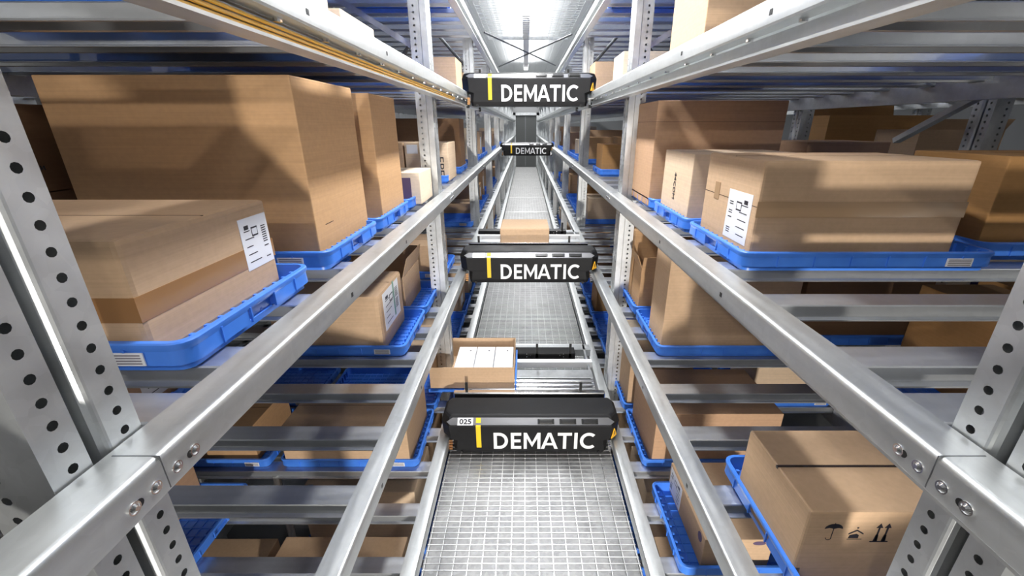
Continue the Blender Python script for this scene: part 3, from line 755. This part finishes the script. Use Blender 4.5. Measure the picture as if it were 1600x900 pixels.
# ------------------------------------------------------------------ shuttles
def letters(t, x, y, z, width, h):
    # DEMATIC in plain capitals drawn as solid strokes, unit height, then scaled
    k = .175
    def arc(cx_, cz_, rx, rz, a0, a1, n=14):
        P = [(cx_ + rx * math.cos(math.radians(a0 + (a1 - a0) * i / n)), cz_ + rz * math.sin(math.radians(a0 + (a1 - a0) * i / n))) for i in range(n + 1)]
        Q = [(cx_ + (rx - k) * math.cos(math.radians(a0 + (a1 - a0) * i / n)), cz_ + (rz - k) * math.sin(math.radians(a0 + (a1 - a0) * i / n))) for i in range(n + 1)]
        return [[P[i], P[i + 1], Q[i + 1], Q[i]] for i in range(n)]
    def bx(x0, x1, z0, z1): return [[(x0, z0), (x1, z0), (x1, z1), (x0, z1)]]
    D = bx(0, k, 0, 1) + bx(k, .30, 0, k) + bx(k, .30, 1 - k, 1) + arc(.30, .5, .47, .5, -90, 90)
    E_ = bx(0, k, 0, 1) + bx(k, .56, 0, k) + bx(k, .52, .5 - k / 2, .5 + k / 2) + bx(k, .56, 1 - k, 1)
    M = bx(0, k * .95, 0, 1) + bx(.90 - k * .95, .90, 0, 1) + [[(k * .95, 1), (.45, .40), (.45, .12), (k * .95, .66)], [(.90 - k * .95, 1), (.90 - k * .95, .66), (.45, .12), (.45, .40)]] 
    A = [[(0, 0), (k * 1.05, 0), (.46, .80), (.46, 1), (.37, 1)], [(.92, 0), (.55, 1), (.46, 1), (.46, .80), (.92 - k * 1.05, 0)]] + bx(.24, .68, .22, .22 + k * .85)
    T_ = bx(0, .76, 1 - k, 1) + bx(.38 - k / 2, .38 + k / 2, 0, 1 - k)
    I_ = bx(0, k, 0, 1)
    C_ = arc(.48, .5, .48, .5, 48, 312, 20)
    gl = [(D, .77), (E_, .56), (M, .90), (A, .92), (T_, .76), (I_, k), (C_, .80)]
    gaps = [.15, .13, .02, -.02, .13, .13]
    tot = sum(w for _, w in gl) + sum(gaps); sc = width / tot; cx_ = 0
    for n, (g, w) in enumerate(gl):
        q = MB()
        for d, poly in enumerate(g):
            e = .0012 + .00002 * d
            P = [(x + (cx_ + px) * sc, y - e, z + pz * h) for px, pz in poly]
            q.loft([P, [(p[0], y, p[2]) for p in P]])
        part('letter', q, WHITEP, t, label='white letter %s' % 'DEMATIC'[n])
        cx_ += w + (gaps[n] if n < 6 else 0)
def shuttle_parts(t, y0, zb, number=None, deck=True, stripe=YELP):
    cx = .03
    # cover: front face, sloping band and flat top, with chamfered ends
    def sec(z, yf, hw, ch): return [(cx - hw, yf + ch, z), (cx - hw + ch * .9, yf, z), (cx + hw - ch * .9, yf, z), (cx + hw, yf + ch, z), (cx + hw, y0 + .19, z), (cx + hw - .02, y0 + .225, z), (cx - hw + .02, y0 + .225, z), (cx - hw, y0 + .19, z)]
    q = MB(); q.loft([sec(zb, y0 + .012, .465, .02), sec(zb + .03, y0 + .004, .470, .02), sec(zb + .092, y0 + .003, .474, .035), sec(zb + .106, y0 + .002, .535, .060), sec(zb + .200, y0, .5425, .060),
                      sec(zb + .204, y0 + .004, .5425, .060), sec(zb + .238, y0 + .040, .530, .045), sec(zb + .245, y0 + .048, .520, .045), sec(zb + .247, y0 + .060, .515, .045)])
    part('cover', q, BLACKP, t, smooth=False, bevel=.0025)
    nrm = Vector((0, -.034, .036)).normalized()
    y_ = lambda v: y0 + .004 + .036 * v
    z_ = lambda v: zb + .204 + .034 * v
    def band(u0, u1, v0, v1, d, col, nm, lab=None, bev=0, par=None):
        q = MB()
        a = [(u0, y_(v0), z_(v0)), (u1, y_(v0), z_(v0)), (u1, y_(v1), z_(v1)), (u0, y_(v1), z_(v1))]
        q.loft([a, [tuple(Vector(p) + nrm * d) for p in a]]); return part(nm, q, col, par or t, bevel=bev, label=lab)
    q = MB()
    a = [(cx - .505, y_(.45), z_(.45)), (cx - .480, y_(.06), z_(.06)), (cx + .480, y_(.06), z_(.06)), (cx + .505, y_(.45), z_(.45)), (cx + .47, y_(.94), z_(.94)), (cx - .47, y_(.94), z_(.94))]
    q.loft([a, [tuple(Vector(p) + nrm * .0012) for p in a]]); part('sloping_band', q, SILVB, t, label='brushed grey sloping band')
    for bx in (.093, .225, .357):
        b = band(cx + bx - .050, cx + bx + .050, .14, .80, .0035, RUBBER, 'button_frame', None, .0015); band(cx + bx - .040, cx + bx + .040, .24, .70, .011, RUBBER, 'button', 'black push button', .003, b)
    # yellow stripe over band and face
    xs = cx - .313
    q = MB(); q.box(xs - .0145, xs + .0145, y0 - .0012, y0 + .004, zb + .045, zb + .202)
    a = [(xs - .0145, y_(0) - .003, z_(0) - .002), (xs + .0145, y_(0) - .003, z_(0) - .002), (xs + .0145, y_(.9) - .001, z_(.9) + .002), (xs - .0145, y_(.9) - .001, z_(.9) + .002)]
    q.loft([a, [(p[0], p[1] + .004, p[2] - .003) for p in a]]); part('yellow_stripe', q, stripe, t)
    letters(t, cx - .223, y0 + .0012, zb + .034, .614, .120)
    pl = band(cx - .438, cx - .345, .04, .92, .0024, PAPER, 'number_plate', 'white number plate')
    if number:
        ang = math.atan2(.034, .036)
        base = Vector((cx - .427, y_(.16), z_(.16))) + nrm * .003
        text('number', number, .03, INK, pl, tuple(base - t.location), (ang, 0, 0), width=.072, height=.030, extrude=.0004, bold=.0008)
    pts = [(cx + .492, y0 - .002, zb + .112), (cx + .530, y0 + .038, zb + .112), (cx + .511, y0 + .018, zb + .172)]
    q = MB(); q.loft([pts, [(p[0] - .004, p[1] + .004, p[2]) for p in pts]])
    wt = part('warning_triangle', q, ORANGE, t, label='yellow warning triangle')
    q = MB(); q.bar((cx + .5105, y0 + .0165, zb + .130), (cx + .5105, y0 + .0165, zb + .154), .004, .004); part('exclamation_mark', q, INK, wt)
    # undercarriage: wheel blocks on the rails, contact arm and copper brushes
    for sx in (-1, 1):
        for yy in (.05, 1.02 if deck else .14):
            q = MB(); xx = cx + sx * .50
            q.tube((xx - .012, y0 + yy, zb + .008), (xx + .012, y0 + yy, zb + .008), .022, 16); part('wheel', q, RUBBER, t, smooth=True)
        q = MB(); q.tube((cx + sx * .42, y0 + .0, zb + .004), (cx + sx * .42, y0 + .02, zb + .004), .010, 12); part('guide_roller', q, RUBBER, t, smooth=True)
        q = MB()
        for k in range(4): q.box(cx + sx * .490 - .010, cx + sx * .490 + .010, y0 + .02 + .007 * k, y0 + .024 + .007 * k, zb + .010 + .014 * k, zb + .022 + .014 * k)
        part('contact_brush', q, COPPER if sx < 0 else CHROME, t)
    if deck:
        zd = zb + .20
        q = MB(); q.box(cx - .50, cx + .49, y0 + .262, y0 + .30, zd - .06, zd + .055); part('front_beam', q, CHROME, t, bevel=.006)
        q = MB(); q.box(cx - .47, cx + .47, y0 + .31, y0 + .37, zd - .05, zd - .02); part('deck_plate', q, WHITEC, t, bevel=.003)
        for yy in (.41, .46, .51): q = MB(); q.tube((cx - .45, y0 + yy, zd - .02), (cx + .45, y0 + yy, zd - .02), .016, 12); part('roller', q, CHROME, t, smooth=True)
        q = MB(); q.box(cx - .46, cx + .46, y0 + .55, y0 + .66, zd - .05, zd - .015); part('deck_plate', q, GALV, t, bevel=.003)
        q = MB(); q.box(cx - .48, cx + .36, y0 + .84, y0 + .94, zd - .05, zd + .02)
        for k in range(4):
            pass
        part('arm_housing', q, BLACKP, t, bevel=.003)
        q = MB(); q.box(cx - .48, cx + .48, y0 + .74, y0 + .79, zd - .05, zd + .0); part('rear_beam', q, WHITEC, t, bevel=.004)
        q = MB(); q.box(cx - .50, cx + .50, y0 + .97, y0 + 1.06, zd - .08, zd - .02); part('rear_beam', q, GALV, t, bevel=.004)
        for sx in (-1, 1):
            q = MB(); a, b = sorted((cx + sx * .44, cx + sx * .455)); q.box(a, b, y0 + .17, y0 + 1.06, zd - .07, zd - .02); part('side_frame', q, GALV, t)
        for (fx, yy) in ((.32, .84), (.335, .31), (-.42, .31), (.06, .84)):
            q = MB(); q.box(cx + fx - .009, cx + fx + .009, y0 + yy, y0 + yy + .012, zd - .02, zd + .10); part('pusher_finger', q, RUBBER, t)
        for k in range(6):
            q = MB(); x_ = cx - .02 + .028 * (k % 2) + (.26 if k > 2 else 0); q.tube((x_, y0 + .8385, zd - .01 + .012 * (k % 3)), (x_, y0 + .8405, zd - .01 + .012 * (k % 3)), .004, 8); part('screw', q, CHROME, t)
def shuttle(label, y0, zb, number=None, deck=True, stripe=YELP):
    t = thing('shuttle', label, 'shuttle', (.03, y0, zb), group='black rack shuttles'); shuttle_parts(t, y0, zb, number, deck, stripe); return t
shuttle('nearest black shuttle with white number plate 025 on the walkway rails', 2.07, -1.88, '025')
shuttle('black shuttle carrying a plain box, one level above the walkway rails', 3.13, -1.155, None)
shuttle('topmost black shuttle seen almost level, hanging between the upper rails', 3.72, .152, None, True)
shuttle('small distant black shuttle far down the aisle', 8.95, -.56, None, False)
# loads on the shuttles
dz = -1.80 + .10 - .004
t = carton(-.65, -.075, 2.47, 2.90, dz + .024, dz + .185, 'tan', 'open box full of white packs being moved by the nearest shuttle', open_=True, group='boxes carried by shuttles')
q = MB(); q.box(-.66, -.062, 2.45, 2.92, dz + .004, dz + .010); q.box(-.072, -.062, 2.45, 2.92, dz + .010, dz + .07); q.box(-.66, -.65, 2.45, 2.92, dz + .010, dz + .03)
o = link('plastic_tray', q.mesh('plastic_tray', BLUE, off=(-.36, 2.7, dz)), None, (-.36, 2.7, dz)); tag(o, 'blue tray under the open box on the nearest shuttle', 'tray')
for k in range(3):
    b = MB(); x0 = -.50 + .138 * k; b.box(x0, x0 + .134, 2.53, 2.86, dz + .031, dz + .13)
    o = thing('white_pack', ['leftmost white pack inside the open box on the nearest shuttle', 'middle white pack inside the open box on the nearest shuttle', 'rightmost white pack inside the open box on the nearest shuttle'][k], 'pack', (x0, 2.53, dz + .031), group='white packs in the open box')
    part('carton', b, PAPER, o, bevel=.003)
    b = MB(); b.tube((x0 + .09, 2.80, dz + .13), (x0 + .09, 2.80, dz + .131), .006, 10); part('dot', b, INK, o)
carton(-.22, .207, 3.59, 3.98, -.96, -.823, 'tan', 'plain tan box carried by the third shuttle from the top', group='boxes carried by shuttles', seam=None, bevel=.012)
for s in (-1, 1):
    q = MB(); q.tube((.03 + s * .24, 3.50, -.955), (.03 + s * .45, 3.50, -.955), .022, 14)
    o = link('white_roller', q.mesh('white_roller', WHITEC, True, (.03 + s * .35, 3.5, -.955)), None, (.03 + s * .35, 3.5, -.955))
    tag(o, 'white roller on the %s side of the box carried by the third shuttle' % SIDE[s], 'roller')

# ------------------------------------------------------------------ lift everything so that the ground is at zero
for o in SC.objects:
    if o.parent is None: o.location.z += H
